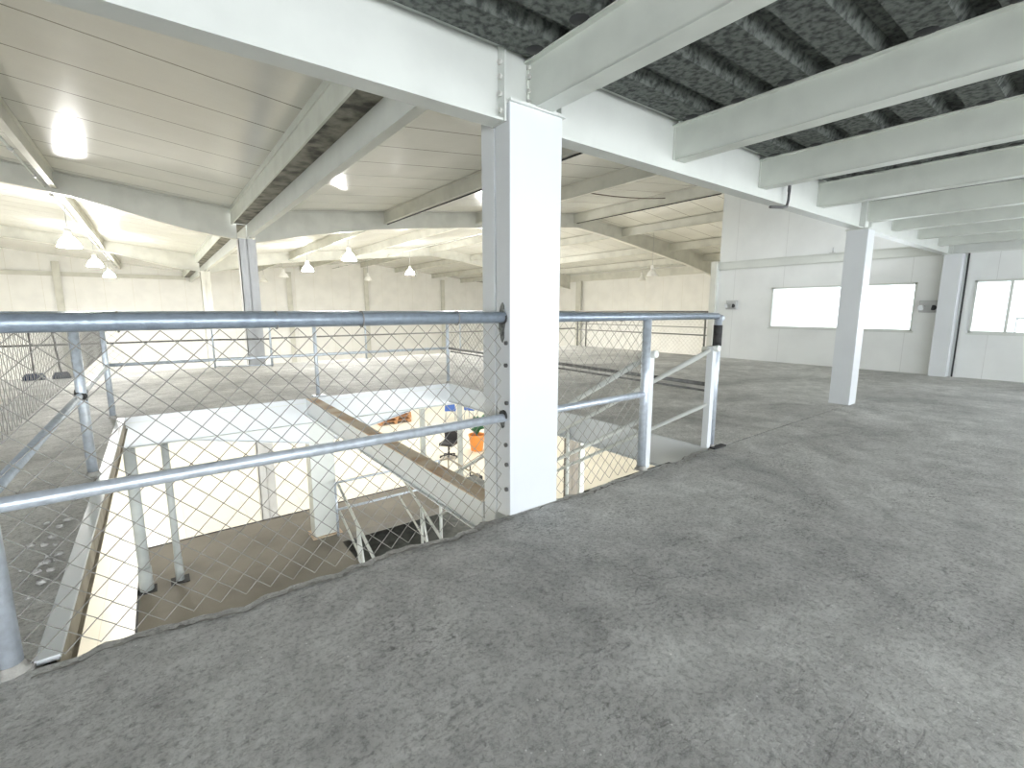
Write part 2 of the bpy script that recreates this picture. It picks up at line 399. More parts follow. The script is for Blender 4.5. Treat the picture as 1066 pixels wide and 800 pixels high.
def girder(x0, x1, label, endl=None, endr=None):
    o = thing('steel_girder', (x0, 2.085, 2.09), label, 'girder', 'sections of the main girder')
    MB().box(x0, 2.078, 2.10, x1, 2.090, 2.445).build('web', 'white', o)
    f = MB().box(x0, 2.03, 2.088, x1, 2.140, 2.101).box(x0, 2.03, 2.442, x1, 2.140, 2.455)
    f.build('flange', 'white', o)
    for e in (endl, endr):
        if e is None: continue
        s, zs = e
        xx = x1 if s > 0 else x0
        MB().box(min(xx, xx - s * .012), 2.02, 2.085, max(xx, xx - s * .012), 2.145, 2.458).build('end_plate', 'white', o)
    return o
g1 = girder(-8, 1.495, 'white steel girder left of the thick column', None, (1, 1))
for z in (2.14, 2.217, 2.297, 2.363):
    MB().hexbolt((1.483, 2.052, z), 0, .014, -.012).build('bolt', 'bolt', g1)
g2 = girder(1.865, 6.655, 'white steel girder between the thick column and the slim column', (-1, 1), (1, 1))
g3 = girder(6.865, 10.95, 'white steel girder between the slim column and the window wall', (-1, 1), (1, 1))
t = thing('pipe_hook', (4.63, 2.02, 2.09), 'small dark bent pipe hanging off the girder near the slim column', 'hook')
MB().tube([(4.66, 2.022, 2.235), (4.655, 2.022, 2.13), (4.63, 2.02, 2.075), (4.55, 2.02, 2.055), (4.32, 2.02, 2.03)], .012, 8).build('pipe', 'darkbolt', t)
MB().box(4.64, 2.018, 2.20, 4.68, 2.03, 2.26).build('bracket', 'darkbolt', t)

JX = [1.655, 2.98, 4.21, 5.43, 6.80, 7.82, 9.02, 10.22]
JL = ['white joist bolted to the thick column, first from the left', 'white joist second from the left, right of the thick column', 'white joist third from the left, before the pipe hook',
      'white joist fourth from the left, just past the pipe hook', 'white joist meeting the slim column', 'white joist first beyond the slim column', 'white joist second beyond the slim column', 'white joist nearest the window wall']
for i, (x, lb) in enumerate(zip(JX, JL)):
    o = thing('ceiling_joist', (x, 2.05, 2.18), lb, 'joist', 'joists under the upper deck')
    y1 = 2.048 if i in (0, 4) else 2.076
    w = .115
    MB().box(x, YB, 2.186, x + .008, y1, 2.395).box(x, YB, 2.18, x + w, y1 - .012, 2.188).box(x - .03, YB, 2.393, x + w - .03, y1, 2.402).build('channel', 'white_joist', o)
    MB().box(x - .012, y1 - .008, 2.182, x + .05, y1, 2.39).build('end_cleat', 'white_joist', o)
    if i == 0:
        for z in (2.215, 2.263, 2.33, 2.375):
            MB().hexbolt((x + .035 if False else x - .006, y1 - .02, z), 0, .012, -.012).build('bolt', 'bolt', o)
            MB().hexbolt((x + .055, y1 - .012, z), 1, .013, -.012).build('bolt', 'bolt', o)
fc = MB()
for x in JX[:4]:
    yk = 1.93
    while yk > YB + .3:
        fc.lathe((x - .045 + random.uniform(-.01, .01), yk + random.uniform(-.02, .02), 2.412), [(0, -.014), (.035, -.012), (.062, 0), (.05, .03), (0, .05)], 10); yk -= .30
fc.build('flute_gap_blobs', 'black', DECK)  # black blobs stand in for the dark gaps where flutes cross the joists
# drips of paint and foam squeezed out above joist and girder tops
k = 0
sm = MB()
for (x, y, z) in [(1.50, 2.04, 2.45), (1.47, 2.035, 2.455), (1.56, 2.035, 2.45), (1.61, 2.03, 2.45), (1.66, 2.00, 2.42), (1.42, 2.03, 2.457), (2.96, 2.03, 2.41), (1.70, 1.8, 2.408), (1.66, 1.6, 2.406)]:
    r_ = random.uniform(.012, .022)
    sm.lathe((x, y, z), [(0, -r_ * .8), (r_ * .8, -r_ * .4), (r_, 0), (r_ * .7, r_ * .6), (0, r_ * .8)], 8)
tag(sm.build('sealant_smears', 'white'), 'lumpy white sealant smears around the top of the thick column', 'sealant', kind='stuff')

# ------------------------------------------------------------------ roof frame
FRY = [11.25, 21.25]
left_bot = [(1.5, 2.59), (.74, 2.69), (.12, 2.83), (-.5, 2.99), (-.95, 3.09), (-1.78, 3.20), (-8, 3.88)]
mid_bot = [(1.82, 2.55), (2.87, 2.79), (3.6, 2.93), (4.4, 3.07), (5.68, 3.23), (7.45, 3.42), (11.15, 3.80)]
far_bot = [(11.15, 3.80), (12.85, 3.64), (15.3, 3.30), (17.3, 3.02), (19.24, 2.68), (20.6, 2.45)]
FN = ['the nearest roof frame', 'the roof frame deeper in the hall']
for fi, fy in enumerate(FRY):
    for nm, bot in (('left of the gutter', left_bot), ('from the gutter to the ridge', mid_bot), ('beyond the ridge', far_bot)):
        o = thing('roof_rafter', (bot[0][0], fy, bot[0][1]), 'cream rafter of %s, %s' % (FN[fi], nm), 'rafter', 'rafters')
        xs = [b_[0] for b_ in bot]
        web = MB()
        for (xa, za), (xb, zb) in zip(bot[:-1], bot[1:]):
            lim = lambda x: roofz(x if x != 11.15 else 11.15) - .004
            web.prism([(xa, za), (xb, zb), (xb, lim(xb)), (xa, lim(xa))], 1, fy + .045, fy + .055)
        web.build('web', 'cream_steel', o)
        fg = MB()
        for (xa, za), (xb, zb) in zip(bot[:-1], bot[1:]):
            fg.prism([(xa, za - .012), (xb, zb - .012), (xb, zb), (xa, za)], 1, fy - .03, fy + .13)
            fg.prism([(xa, lim(xa) - .012), (xb, lim(xb) - .012), (xb, lim(xb)), (xa, lim(xa))], 1, fy - .02, fy + .12)
        fg.build('flange', 'cream_steel', o)
# hall columns under the gutter line
CL = ['grey-white column at the far edge of the mezzanine, left of the thick column', 'small cream column standing deeper in the hall under the gutter']
for fi, fy in enumerate([11.22, 21.25]):
    o = thing('hall_column', (1.66, fy, HZ), CL[fi], 'column')
    MB().box(1.50, fy, HZ, 1.82, fy + .014, 2.60).box(1.50, fy + .246, HZ, 1.82, fy + .26, 2.60).box(1.50, fy, HZ, 1.515, fy + .26, 2.60).box(1.65, fy, HZ, 1.66, fy + .25, 2.6).build('shaft', 'cream_steel' if fi else 'dim_column', o)
    MB().box(1.47, fy - .02, HZ, 1.85, fy + .28, HZ + .02).build('base_plate', 'cream_steel', o)
# tie beams under the roof, one per bay
TX = [(-1.15, 'left of the gutter'), (4.66, 'first right of the gutter'), (7.3, 'second right of the gutter'), (11.05, 'under the ridge'), (13.4, 'first beyond the ridge'), (16.2, 'second beyond the ridge'), (18.6, 'third beyond the ridge')]
BAYS = [(2.2, 11.28, 'in the near bay'), (11.32, 21.28, 'in the middle bay'), (21.32, 31, 'in the far bay')]
for tx, wl in TX:
    for bi, (ya, yb, bl) in enumerate(BAYS):
        if tx > 11 and bi == 0: ya = 6.3
        z1 = roofz(tx) - .012; d = .26
        o = thing('roof_purlin', (tx, ya, z1 - d), 'cream roof beam %s, %s' % (wl, bl), 'purlin', 'roof beams along the hall')
        MB().box(tx - .004, ya, z1 - d, tx + .004, yb, z1).build('web', 'cream_steel', o)
        MB().box(tx - .04, ya, z1 - d - .008, tx + .04, yb, z1 - d).box(tx - .04, ya, z1 - .008, tx + .04, yb, z1).build('flange', 'cream_steel', o)
# valley gutter
for bi, (ya, yb, bl) in enumerate(BAYS):
    y1 = yb - .04 if bi < 2 else yb
    o = thing('roof_gutter', (1.55, ya, 2.64), 'open valley gutter with stained dark trough, ' + bl, 'gutter', 'valley gutter lengths')
    MB().box(1.44, ya, 2.885, 1.70, y1, 2.895).build('trough', 'gutter', o)
    MB().box(1.40, ya, 2.86, 1.425, y1, 3.19).box(1.385, ya, 3.08, 1.40, y1, 3.10).build('side_plate', 'white_joist', o)
    MB().box(1.675, ya, 2.64, 1.685, y1, 2.92).box(1.675, ya, 2.632, 1.77, y1, 2.642).box(1.76, ya, 2.64, 1.78, y1, 3.2).build('side_channel', 'white', o)

# conduit with bell lamps
def hibay(x, y, ztop, zlamp, lit, label, scale=1.0):
    o = thing('bell_lamp', (x, y, zlamp), label, 'lamp', 'bell lamps over the hall')
    MB().tube([(x, y, ztop), (x, y, zlamp + .30 * scale)], .009, 6).build('rod', 'grey', o)
    MB().lathe((x, y, zlamp), [(.045, .31), (.06, .30), (.06, .17), (.05, .15)], 16, True).build('ballast', 'enamel', o)
    MB().lathe((x, y, zlamp), [(.05, .16), (.09, .13), (.15, .06), (.20, -.06), (.19, -.06), (.14, .055), (.085, .12), (.045, .15)], 24).build('reflector', 'frosted' if lit else 'enamel', o)
    MB().lathe((x, y, zlamp), [(0, -.08), (.06, -.06), (.085, 0), (.06, .06), (0.03, .10)], 16).build('bulb', 'bulb' if lit else 'bulb_off', o)
    if lit:
        L = bpy.data.lights.new('lamp_glow', 'SPOT'); L.energy = LAMP_W; L.color = (1.0, .985, .945); L.shadow_soft_size = .15; L.spot_size = R(172); L.spot_blend = .35
        lo_ = bpy.data.objects.new('lamp_glow', L); C.objects.link(lo_); lo_.location = (x, y, zlamp - .22)
LAMP_W = 430
LAMPS = []
for i, (y, nm) in enumerate([(13.5, 'nearest and lowest-hung of the left row'), (18.9, 'second of the left row'), (24.5, 'farthest of the left row')]):
    LAMPS.append((-1.27, y, 3.19, 2.50, True, 'lit bell lamp, ' + nm))
for i, (y, lit) in enumerate([(13.8, True), (18.4, True), (22.4, False), (27, False)]):
    LAMPS.append((4.6, y, 3.2, 2.62, lit, '%s bell lamp in the row right of the gutter column, number %s from the front' % ('lit' if lit else 'unlit', ['one', 'two', 'three', 'four'][i])))
for i, (y, lit) in enumerate([(13.0, True), (19, True), (24, False)]):
    LAMPS.append((8.9, y, 3.68, 2.72, lit, '%s bell lamp of the middle row, %s from the front' % ('lit' if lit else 'unlit', ['first', 'second', 'third'][i])))
LAMPS += [(13.75, 10.2, 3.82, 2.36, False, 'unlit white bell lamp on a long rod, before the far hall wall'),
          (18.9, 14.6, 3.40, 2.62, False, 'small unlit bell lamp low before the far hall wall'),
          (13.75, 17.5, 3.82, 2.6, True, 'lit bell lamp past the ridge, hidden near the thick column')]
for a in LAMPS: hibay(*a)
def conduit(x, ya, yb, z, label):
    o = thing('conduit', (x, ya, z), label, 'conduit', 'lamp conduits')
    MB().tube([(x, ya, z), (x, yb, z)], .016, 8).build('pipe', 'white', o)
    cl = MB(); y = ya + .6
    while y < yb: cl.tube([(x, y, z), (x, y + .09, z)], .03, 8); y += 1.5
    cl.build('coupling', 'grey', o)
conduit(-1.27, 2.3, 30.5, 3.19, 'pale conduit carrying the left row of lamps')
conduit(4.6, 11.5, 30, 3.19, 'conduit carrying the lamps right of the gutter column')
conduit(13.75, 6.5, 30, 3.81, 'conduit carrying the long-rod lamp beyond the ridge')
conduit(8.9, 11.5, 30, 3.66, 'conduit carrying the middle row of lamps')
conduit(19.9, 11.5, 30, 3.30, 'conduit along the eaves of the far hall wall')
for x, ya, yb, wl in ((4.70, 2.3, 11.2, 'first right of the gutter'), (11.09, 6.35, 11.2, 'under the ridge')):
    z = roofz(x) - .012 - .26 - .026
    tag(MB().tube([(x, ya, z), (x, yb, z)], .014, 8).build('dark_pipe', 'dark'), 'thin dark pipe under the roof beam ' + wl, 'pipe', kind='thing')
for x, wl in ((-3.5, 'at the left end of the hall'), (6.6, 'second from the left'), (11.3, 'third from the left'), (17.0, 'fourth from the left')):
    o = thing('wall_post', (x, 30.9, HZ), 'cream post on the back wall, ' + wl, 'post', None)
    MB().box(x - .09, 30.86, HZ, x + .09, 30.99, roofz(x) - .3).box(x - .14, 30.84, HZ, x + .14, 30.86, roofz(x) - .3).build('shaft', 'cream_steel', o)
o = thing('wall_post', (20.6, 20.4, HZ), 'cream post on the far hall wall', 'post')
MB().box(20.45, 20.3, HZ, 20.6, 20.5, 2.85).box(20.43, 20.2, HZ, 20.45, 20.6, 2.85).build('shaft', 'cream_steel', o)
cb = MB(); pts = []
for i in range(15):
    u = i / 14; pts.append((7.4 + 4.4 * u, 7.9, 3.78 + .42 * u - .10 * math.sin(math.pi * u)))
tag(cb.tube(pts, .013, 6).build('cable', 'cable'), 'thin brown cable sagging under the roof right of the thick column', 'cable', kind='thing')

# ------------------------------------------------------------------ chain link fences
def chain(name, p0, p1, z0, z1, parent, pitch=.045, r=.0025, seed=0):
    p0, p1 = Vector((*p0, 0)), Vector((*p1, 0)); d = (p1 - p0); L = d.length; d.normalize(); nrm = Vector((-d.y, d.x, 0))
    mb = MB(); n = int(L / pitch); lev = int((z1 - z0) / pitch)
    V = mb.v; F = mb.f
    for k in range(n):
        pts = []
        for j in range(lev + 1):
            s = (k + ((j + k) % 2)) * pitch; z = z0 + j * pitch
            wob = .006 * noise.noise(Vector((s * 1.3, z * 1.5, seed)))
            wz = .007 * noise.noise(Vector((s * 1.1 + 9, z * 1.2, seed + 5)))
            off = (.002 if (j + k) % 2 else -.002) + 1.5 * wob
            pts.append(p0 + d * (s + wob) + nrm * off + Vector((0, 0, z + wz)))
        b = len(V)
        for q in pts:
            V.append(tuple(q + d * r)); V.append(tuple(q + nrm * r)); V.append(tuple(q - d * r)); V.append(tuple(q - nrm * r))
        for j in range(len(pts) - 1):
            for e in range(4):
                F.append((b + j * 4 + e, b + j * 4 + (e + 1) % 4, b + j * 4 + 4 + (e + 1) % 4, b + j * 4 + 4 + e))
    mb.smooth = [True] * len(F)
    return mb.build(name, 'wire', parent, recalc=False)

def post(parent, x, y, z0=0, z1=1.10, r=.029, m='galv', flange=True, cap=False):
    mb = MB().tube([(x, y, z0), (x, y, z1)], r, 16)
    p = mb.build('post', m, parent)
    if flange:
        f = MB().lathe((x, y, z0), [(r + .001, .03), (r + .006, .012), (r + .016, .003), (r + .018, 0)], 14).build('weld_collar', 'slab_edge', p, origin=(0, 0, 0))
        f.location = (0, 0, 0)
        for v in f.data.vertices: v.co = v.co - Vector(parent.location)
    return p
def rail(parent, pts, r=.024, nm='mid_rail', m='galv'):
    return MB().tube(pts, r, 16).build(nm, m, parent)

# near fence, left of the thick column
f = thing('chain_link_fence', (-.45, 2.05, 0), 'chain-link fence with steel pipe rails, between the near left corner and the thick column', 'fence')
rail(f, [(-1.9, 2.0, 1.112), (1.50, 2.055, 1.112)], .030, 'top_rail', 'rail')
rail(f, [(-1.9, 1.99, .565), (-.45, 2.01, .565), (1.50, 2.05, .560)], .024)
post(f, -.475, 2.045, 0, 1.09, .032)
chain('mesh', (-.44, 2.045), (1.50, 2.075), .0, 1.10, f)
for x in (-.1, .38, .72, 1.2):
    tw = MB()
    for k_ in range(1):
        c = [(x + .006 * k_, 2.045 + .035 * math.cos(a), 1.112 + .035 * math.sin(a)) for a in [i * math.pi / 5 for i in range(11)]]
        tw.tube(c, .003, 5, False).build('wire_tie', 'wire', f)

# near fence, right of the column
f = thing('chain_link_fence', (2.75, 2.05, 0), 'short chain-link fence right of the thick column, beside the stair head', 'fence')
rail(f, [(1.855, 2.04, 1.108), (2.75, 2.045, 1.106), (3.64, 2.05, 1.104)], .026, 'top_rail', 'rail')
rail(f, [(1.855, 2.04, .560), (2.74, 2.045, .560)], .022)
post(f, 2.735, 2.05, 0, 1.09, .031)
post(f, 3.665, 2.05, 0, 1.10, .029)
MB().tube([(3.665, 2.05, .86), (3.665, 2.05, 1.03)], .034, 12).build('clamp', 'dark', f)
MB().lathe((3.70, 2.05, 1.085), [(0, -.03), (.022, -.02), (.03, 0), (.022, .02), (0, .03)], 12).build('end_knob', 'galv', f)
MB().box(3.62, 1.98, 0, 3.80, 2.03, .012).build('foot_plate', 'dark', f)
chain('mesh', (1.86, 2.06), (2.72, 2.06), .0, 1.09, f, seed=2)
for x in (2.15, 2.47): MB().tube([(x, 2.06 + .03 * math.cos(a), 1.107 + .03 * math.sin(a)) for a in [i * math.pi / 5 for i in range(11)]], .0035, 5, False).build('wire_tie', 'wire', f)
# left side of the opening
f = thing('chain_link_fence', (-.45, 4.3, 0), 'chain-link fence along the left side of the floor opening', 'fence')
rail(f, [(-.475, 2.05, 1.112), (-.45, 6.5, 1.112)], .027, 'top_rail', 'rail')
rail(f, [(-.47, 2.08, .575), (-.45, 6.5, .565)], .021)
post(f, -.45, 4.30, 0, 1.10, .030)
post(f, -.46, 6.52, 0, 1.10, .027)
MB().tube([(-.455, 4.27, .545), (-.455, 4.33, .60)], .036, 10).build('clamp', 'dark', f)
chain('mesh', (-.47, 2.2), (-.47, 6.48), .70, 1.10, f, r=.0014, pitch=.038, seed=3)
# far side
f = thing('pipe_railing', (1.67, 6.55, 0), 'open pipe railing along the far side of the floor opening', 'railing')
rail(f, [(-.45, 6.55, 1.112), (3.66, 6.53, 1.112)], .024, 'top_rail', 'rail')
rail(f, [(-.45, 6.55, .570), (3.66, 6.53, .558)], .019)
post(f, 1.67, 6.56, 0, 1.10, .024); post(f, 3.66, 6.53, 0, 1.10, .026)
MB().box(1.60, 6.52, 0, 1.76, 6.64, .012).build('foot_plate', 'galv', f)
# right side
f = thing('chain_link_fence', (3.68, 4.2, 0), 'chain-link fence along the right side of the opening, beside the stair', 'fence')
rail(f, [(3.665, 6.5, 1.108), (3.67, 2.08, 1.104)], .024, 'top_rail', 'rail')
rail(f, [(3.67, 6.5, .556), (3.67, 2.08, .53)], .017, 'mid_rail', 'weathered')
rail(f, [(3.70, 6.5, .50), (3.70, 2.1, .47)], .010, 'tension_rod', 'weathered')
chain('mesh', (3.70, 6.5), (3.70, 4.0), .0, 1.10, f, seed=5)
# perimeter: far edge with the jog in front of the column
f = thing('perimeter_fence', (1.8, 11.1, 0), 'pipe fence along the far edge of the mezzanine, past the opening', 'fence')
path = [(-7.9, 11.1), (.88, 11.1), (1.30, 10.9), (1.86, 10.74), (1.96, 11.05), (11.0, 11.1)]
for z, r_, nm, mm in ((1.112, .022, 'top_rail', 'rail'), (.565, .017, 'mid_rail', 'weathered')):
    rail(f, [(x, y, z) for x, y in path], r_, nm, mm)
rail(f, [(.9, 11.06, .03), (1.30, 10.88, .03), (1.86, 10.72, .03)], .013, 'low_rail')
for x, y in [(-5.5, 11.1), (-3.4, 11.1), (.88, 11.1), (1.86, 10.74), (3.99, 11.1), (6.62, 11.1), (8.9, 11.1)]: post(f, x, y, 0, 1.10, .021, flange=False)
chain('mesh', (-7.8, 11.12), (-.5, 11.12), .0, 1.10, f, pitch=.07, seed=7)
f = thing('perimeter_fence', (11.0, 8.7, 0), 'dark mesh fence closing the mezzanine beyond the window wall', 'fence')
for z, r_, nm in ((1.112, .022, 'top_rail'), (.72, .010, 'tension_rod'), (.525, .016, 'mid_rail')): rail(f, [(11.0, 6.45, z), (11.0, 11.1, z)], r_, nm, 'weathered')
for y in (6.5, 10.6, 10.98): post(f, 11.0, y, 0, 1.10, .024, 'weathered', False)
chain('mesh', (11.02, 6.5), (11.02, 11.05), .0, 1.10, f, pitch=.06, seed=8)

# ------------------------------------------------------------------ opening: edge beams and cross beam
o = thing('edge_beam', (1.6, 6.5, -.34), 'white edge beam with sloping haunches along the far side of the opening', 'beam', 'edge beams of the opening')
MB().box(VX0, 6.47, -.335, VX1 + .2, 6.50, -.004).build('web', 'white_clean', o)
MB().box(VX0, 6.44, -.345, VX1 + .2, 6.56, -.333).box(VX0, 6.465, -.07, VX1, 6.47, -.06).build('flange', 'white', o)
hb = MB().prism([(.20, -.345), (1.50, -.61), (1.50, -.345)], 1, 6.50, 6.52).prism([(1.82, -.345), (1.82, -.61), (3.0, -.345)], 1, 6.50, 6.52)
hb.prism([(.20, -.355), (1.50, -.62), (1.50, -.61), (.20, -.345)], 1, 6.46, 6.58).prism([(1.82, -.62), (3.0, -.355), (3.0, -.345), (1.82, -.61)], 1, 6.46, 6.58)
hb.build('haunch', 'white_clean', o)
o = thing('edge_beam', (-.4, 4.2, -.3), 'pale beam with a brown inner face along the left side of the opening', 'beam', 'edge beams of the opening')
MB().box(-.425, YF + .02, -.015, -.362, 6.46, .004).build('top_flange', 'white_clean', o)
MB().box(-.372, YF + .02, -.12, -.364, 6.46, -.015).box(-.42, YF + .02, -.128, -.35, 6.46, -.12).build('web', 'taupe', o)  # inner face mottled taupe, darker than the top flange
o = thing('edge_beam', (3.66, 4.2, -.34), 'white edge beam along the right side of the opening, beside the stair', 'beam', 'edge beams of the opening')
MB().box(VX1 - .02, YF + .03, -.28, VX1 + .002, 6.44, -.004).build('web', 'white_clean', o)
MB().box(VX1 - .05, YF + .03, -.29, VX1 + .1, 6.44, -.28).build('flange', 'white_clean', o)
o = thing('cross_beam', (1.55, 4.3, -.2), 'white beam with a rusty brown top crossing the opening to the thick column', 'beam')
MB().box(1.490, 2.27, -.20, 1.498, 6.46, -.008).box(1.47, 2.27, -.21, 1.60, 6.46, -.20).build('web', 'white_clean', o)
MB().box(1.486, 2.27, -.008, 1.615, 6.46, .0).build('top_flange', 'brown_top', o)
o = thing('support_column', (1.66, 6.6, HZ), 'white column under the far edge beam, rising from the landing', 'column')
MB().box(1.50, 6.522, HZ, 1.82, 6.75, -.345).build('shaft', 'white', o, bevel=.004)
MB().box(1.46, 6.48, -2.0, 1.86, 6.79, -1.985).build('base_plate', 'brown_top', o)
o = thing('support_column', (6.55, 6.6, HZ), 'grey column under the mezzanine seen right of the thick column', 'column')
MB().box(6.38, 6.6, HZ, 6.72, 6.615, -.13).box(6.545, 6.6, HZ, 6.56, 6.85, -.13).build('shaft', 'platform', o)
MB().box(6.78, 6.6, HZ, 6.90, 6.85, -.13).build('side_channel', 'white', o)
for x, y, lb in ((6.62, 11.22, 'second of two slim far columns seen under the right end of the far edge beam'), (5.45, 11.22, 'first of two slim far columns seen under the right end of the far edge beam'), ):
    o = thing('support_column', (x, y, HZ), lb, 'column')
    MB().box(x - .02, y, HZ, x + .10, y + .1, -.13).box(x - .05, y - .02, HZ, x + .13, y + .12, HZ + .015).build('shaft', 'prop', o)
for x, y, r_, lb in ((-.36, 6.40, .055, 'thick round post on the landing under the left corner of the opening'), (-.05, 6.42, .036, 'thin round post on the landing beside the thick one')):
    o = thing('prop_post', (x, y, -2.0), lb, 'post')
    MB().tube([(x, y, -2.0), (x, y, -.34)], r_, 16).build('shaft', 'prop', o)
    MB().tube([(x, y, -2.0), (x, y, -1.72)], r_ * 1.18, 16).build('sleeve', 'prop', o)
    MB().box(x - .09, y - .09, -2.0, x + .09, y + .09, -1.99).build('base_plate', 'dark', o)
# underside girders of the mezzanine (keep the slab carried)
o = thing('edge_beam', (1.6, 2.0, -.4), 'beam under the near edge of the opening', 'beam', 'edge beams of the opening')
MB().box(-7.9, 1.90, -.45, 11.0, 1.95, -.12).build('web', 'white', o)

# ------------------------------------------------------------------ landing and stairs
lw = thing('hole_dark_sheet', (3.4, 4.9, HZ), 'dark grey sheet added below the landing to darken the hole under the opening', 'deck')
MB().box(1.84, 2.6, -2.45, 5.2, 8.2, -2.38).build('deck', 'tread', lw)  # added sheet, its dark colour stands in for the dark hole
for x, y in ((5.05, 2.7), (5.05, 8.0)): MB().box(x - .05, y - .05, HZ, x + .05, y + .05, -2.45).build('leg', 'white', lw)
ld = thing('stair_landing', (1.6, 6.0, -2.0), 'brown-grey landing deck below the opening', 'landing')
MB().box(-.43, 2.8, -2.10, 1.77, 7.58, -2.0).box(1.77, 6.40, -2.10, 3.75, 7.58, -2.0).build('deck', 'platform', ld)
MB().box(-.45, 2.8, -2.16, -.43, 7.6, -1.99).box(-.45, 7.58, -2.16, 3.77, 7.60, -1.99).build('edge_strip', 'darkbolt', ld)
for x, y in ((-.3, 7.4), (3.6, 7.4), (-.3, 3.2)): MB().box(x - .06, y - .06, HZ, x + .06, y + .06, -2.1).build('leg', 'white', ld)
def flight(name, label, x0, x1, ys, zs, dy, dz, n_, mt, ms):
    o = thing(name, (x0, ys, zs), label, 'staircase')
    for i in range(n_):
        ya = ys + dy * i; yb = ya + dy * 1.05; z = zs + dz * (i + 1)
        MB().box(x0 + .03, min(ya, yb), z - .03, x1 - .03, max(ya, yb), z).build('tread', mt, o)
    for x in (x0, x1 - .03):
        ye = ys + dy * n_; ze = zs + dz * n_
        MB().prism([(ys, zs - .36), (ys, zs - .16), (ye, ze - .06), (ye, ze - .26)], 0, x, x + .03).build('stringer', ms, o)
    return o
def stair_rail(parent, x, ys, zs, slope, length, top=.83, low=.38, r=.021, posts=(0.0,), sgn=1, m='white'):
    for h in (top, low):
        MB().tube([(x, ys, zs + h), (x, ys + sgn * length, zs + h - slope * length)], r if h == top else r * .8, 12).build('handrail' if h == top else 'lower_rail', m, parent)
    for q in (posts if sgn > 0 else ()):
        y = ys + sgn * q; z = zs - slope * q
        MB().tube([(x, y, z), (x, y, z + top)], r, 12).build('baluster', m, parent)
s1 = flight('staircase', 'upper stair flight between white handrails, dropping from the gap beside the short fence', 2.80, 3.60, 2.03, 0, .33, -.2, 10, 'tread', 'white')
for x in (2.79, 3.60): 
    stair_rail(s1, x, 2.06, 0, .60, 3.25, posts=(1.65, 3.2))
for x in (2.79, 3.615):
    MB().box(x - .028, 2.035, .0, x + .028, 2.09, .86).build('newel', 'white_clean', s1, bevel=.004)
    MB().tube([(x, 2.0, .845), (x, 2.14, .825)], .026, 12).build('handrail_end', 'white', s1)
s2 = thing('guard_rail', (2.2, 6.3, -2.38), 'pair of white sloping rails on leaning posts beside the dark sheet below the landing', 'railing')
for x in (1.80, 2.68):
    stair_rail(s2, x, 6.36, -2.0, .42, 2.6, top=.78, low=.38, r=.019, posts=(.75, .80), sgn=-1)
    for q in (.75, 1.9):
        y = 6.36 - q; MB().tube([(x, y, -2.38), (x, y, -1.22 - .42 * q)], .021, 10).build('post', 'white', s2)
        MB().tube([(x, y - .30, -2.38), (x, y, -1.25 - .42 * q)], .017, 10).build('brace', 'white', s2)
gr = thing('guard_rail', (2.3, 6.42, -2), 'thin grey guard rail on the landing beside the dark sheet', 'railing')
for h in (.78, .385): MB().tube([(1.78, 6.42, -2 + h), (3.4, 6.42, -2 + h)], .018, 10).build('rail', 'galv', gr)
MB().tube([(1.78, 6.42, -2), (1.78, 6.42, -1.22)], .018, 10).build('post', 'galv', gr)
MB().tube([(3.4, 6.42, -2), (3.4, 6.42, -1.22)], .018, 10).build('post', 'galv', gr)
gr = thing('guard_rail', (5.6, 9.8, HZ), 'brown guard rail and ramp rail on the hall floor', 'railing')
MB().tube([(4.6, 10.17, -2.6), (5.65, 10.17, -2.6), (5.56, 8.60, -2.6)], .022, 10).build('rail', 'taupe', gr)
MB().tube([(5.0, 9.05, -2.62), (6.75, 9.95, -2.52)], .024, 10).build('ramp_rail', 'taupe', gr)
for x, y in ((5.65, 10.17), (5.56, 8.62), (4.6, 10.17)): MB().tube([(x, y, HZ), (x, y, -2.6)], .02, 10).build('post', 'taupe', gr)
for x, y in ((5.9, 9.52), (6.7, 9.92)): MB().tube([(x, y, HZ), (x, y, -2.55)], .018, 10).build('post', 'dark', gr)

# ------------------------------------------------------------------ things on the hall floor
for i in range(3):
    o = thing('wooden_pallet', (7.75, 18.8, HZ + .15 * i), ['wooden pallet on the hall floor, bottom of its stack', 'wooden pallet in the middle of its stack of three', 'wooden pallet topmost of its stack'][i], 'pallet', 'pallets on the hall floor')
    a = [-.04, .05, -.02][i]; z = HZ + .15 * i
    for k_ in range(7):
        MB().box(7.05, 18.3 + .17 * k_, z + .11, 8.4, 18.42 + .17 * k_, z + .135).build('deck_board', 'pallet', o)
    for k_ in range(3): MB().box(7.05 + .62 * k_, 18.3, z + .025, 7.17 + .62 * k_, 19.45, z + .11).box(7.05 + .62 * k_, 18.3, z, 7.17 + .62 * k_, 19.45, z + .022).build('bearer', 'pallet', o)
    o.rotation_euler = (0, 0, a)
t = thing('plastic_sheet', (8.6, 19.0, HZ + .45), 'dark folded sheet lying on the pallet stack', 'sheet')
MB().prism([(8.0, HZ + .452), (8.9, HZ + .452), (8.8, HZ + .56), (8.3, HZ + .60), (8.05, HZ + .53)], 1, 18.75, 19.2).build('fold', 'broomhead', t)
t.location = (0, 0, 0)
for ch in t.children: ch.location = (8.6 - .35, 19.0, HZ + .45)
def chair(x, y, rot, label):
    o = thing('plastic_chair', (0, 0, 0), label, 'chair', 'blue chairs on the hall floor')
    MB().box(-.23, -.23, .42, .23, .23, .46).build('seat', 'blue', o, bevel=.01)
    MB().prism([(-.23, .46), (.23, .46), (.20, .86), (-.20, .86)], 1, .20, .235).build('backrest', 'blue', o, bevel=.01)
    for sx in (-1, 1):
        for sy in (-1, 1): MB().tube([(sx * .23, sy * .23, 0), (sx * .19, sy * .19, .43)], .018, 8).build('leg', 'grey', o)
    o.location = (x, y, HZ); o.rotation_euler = (0, 0, rot)
chair(9.95, 17.6, 2.5, 'small blue chair on the hall floor, left of the second slim far column')
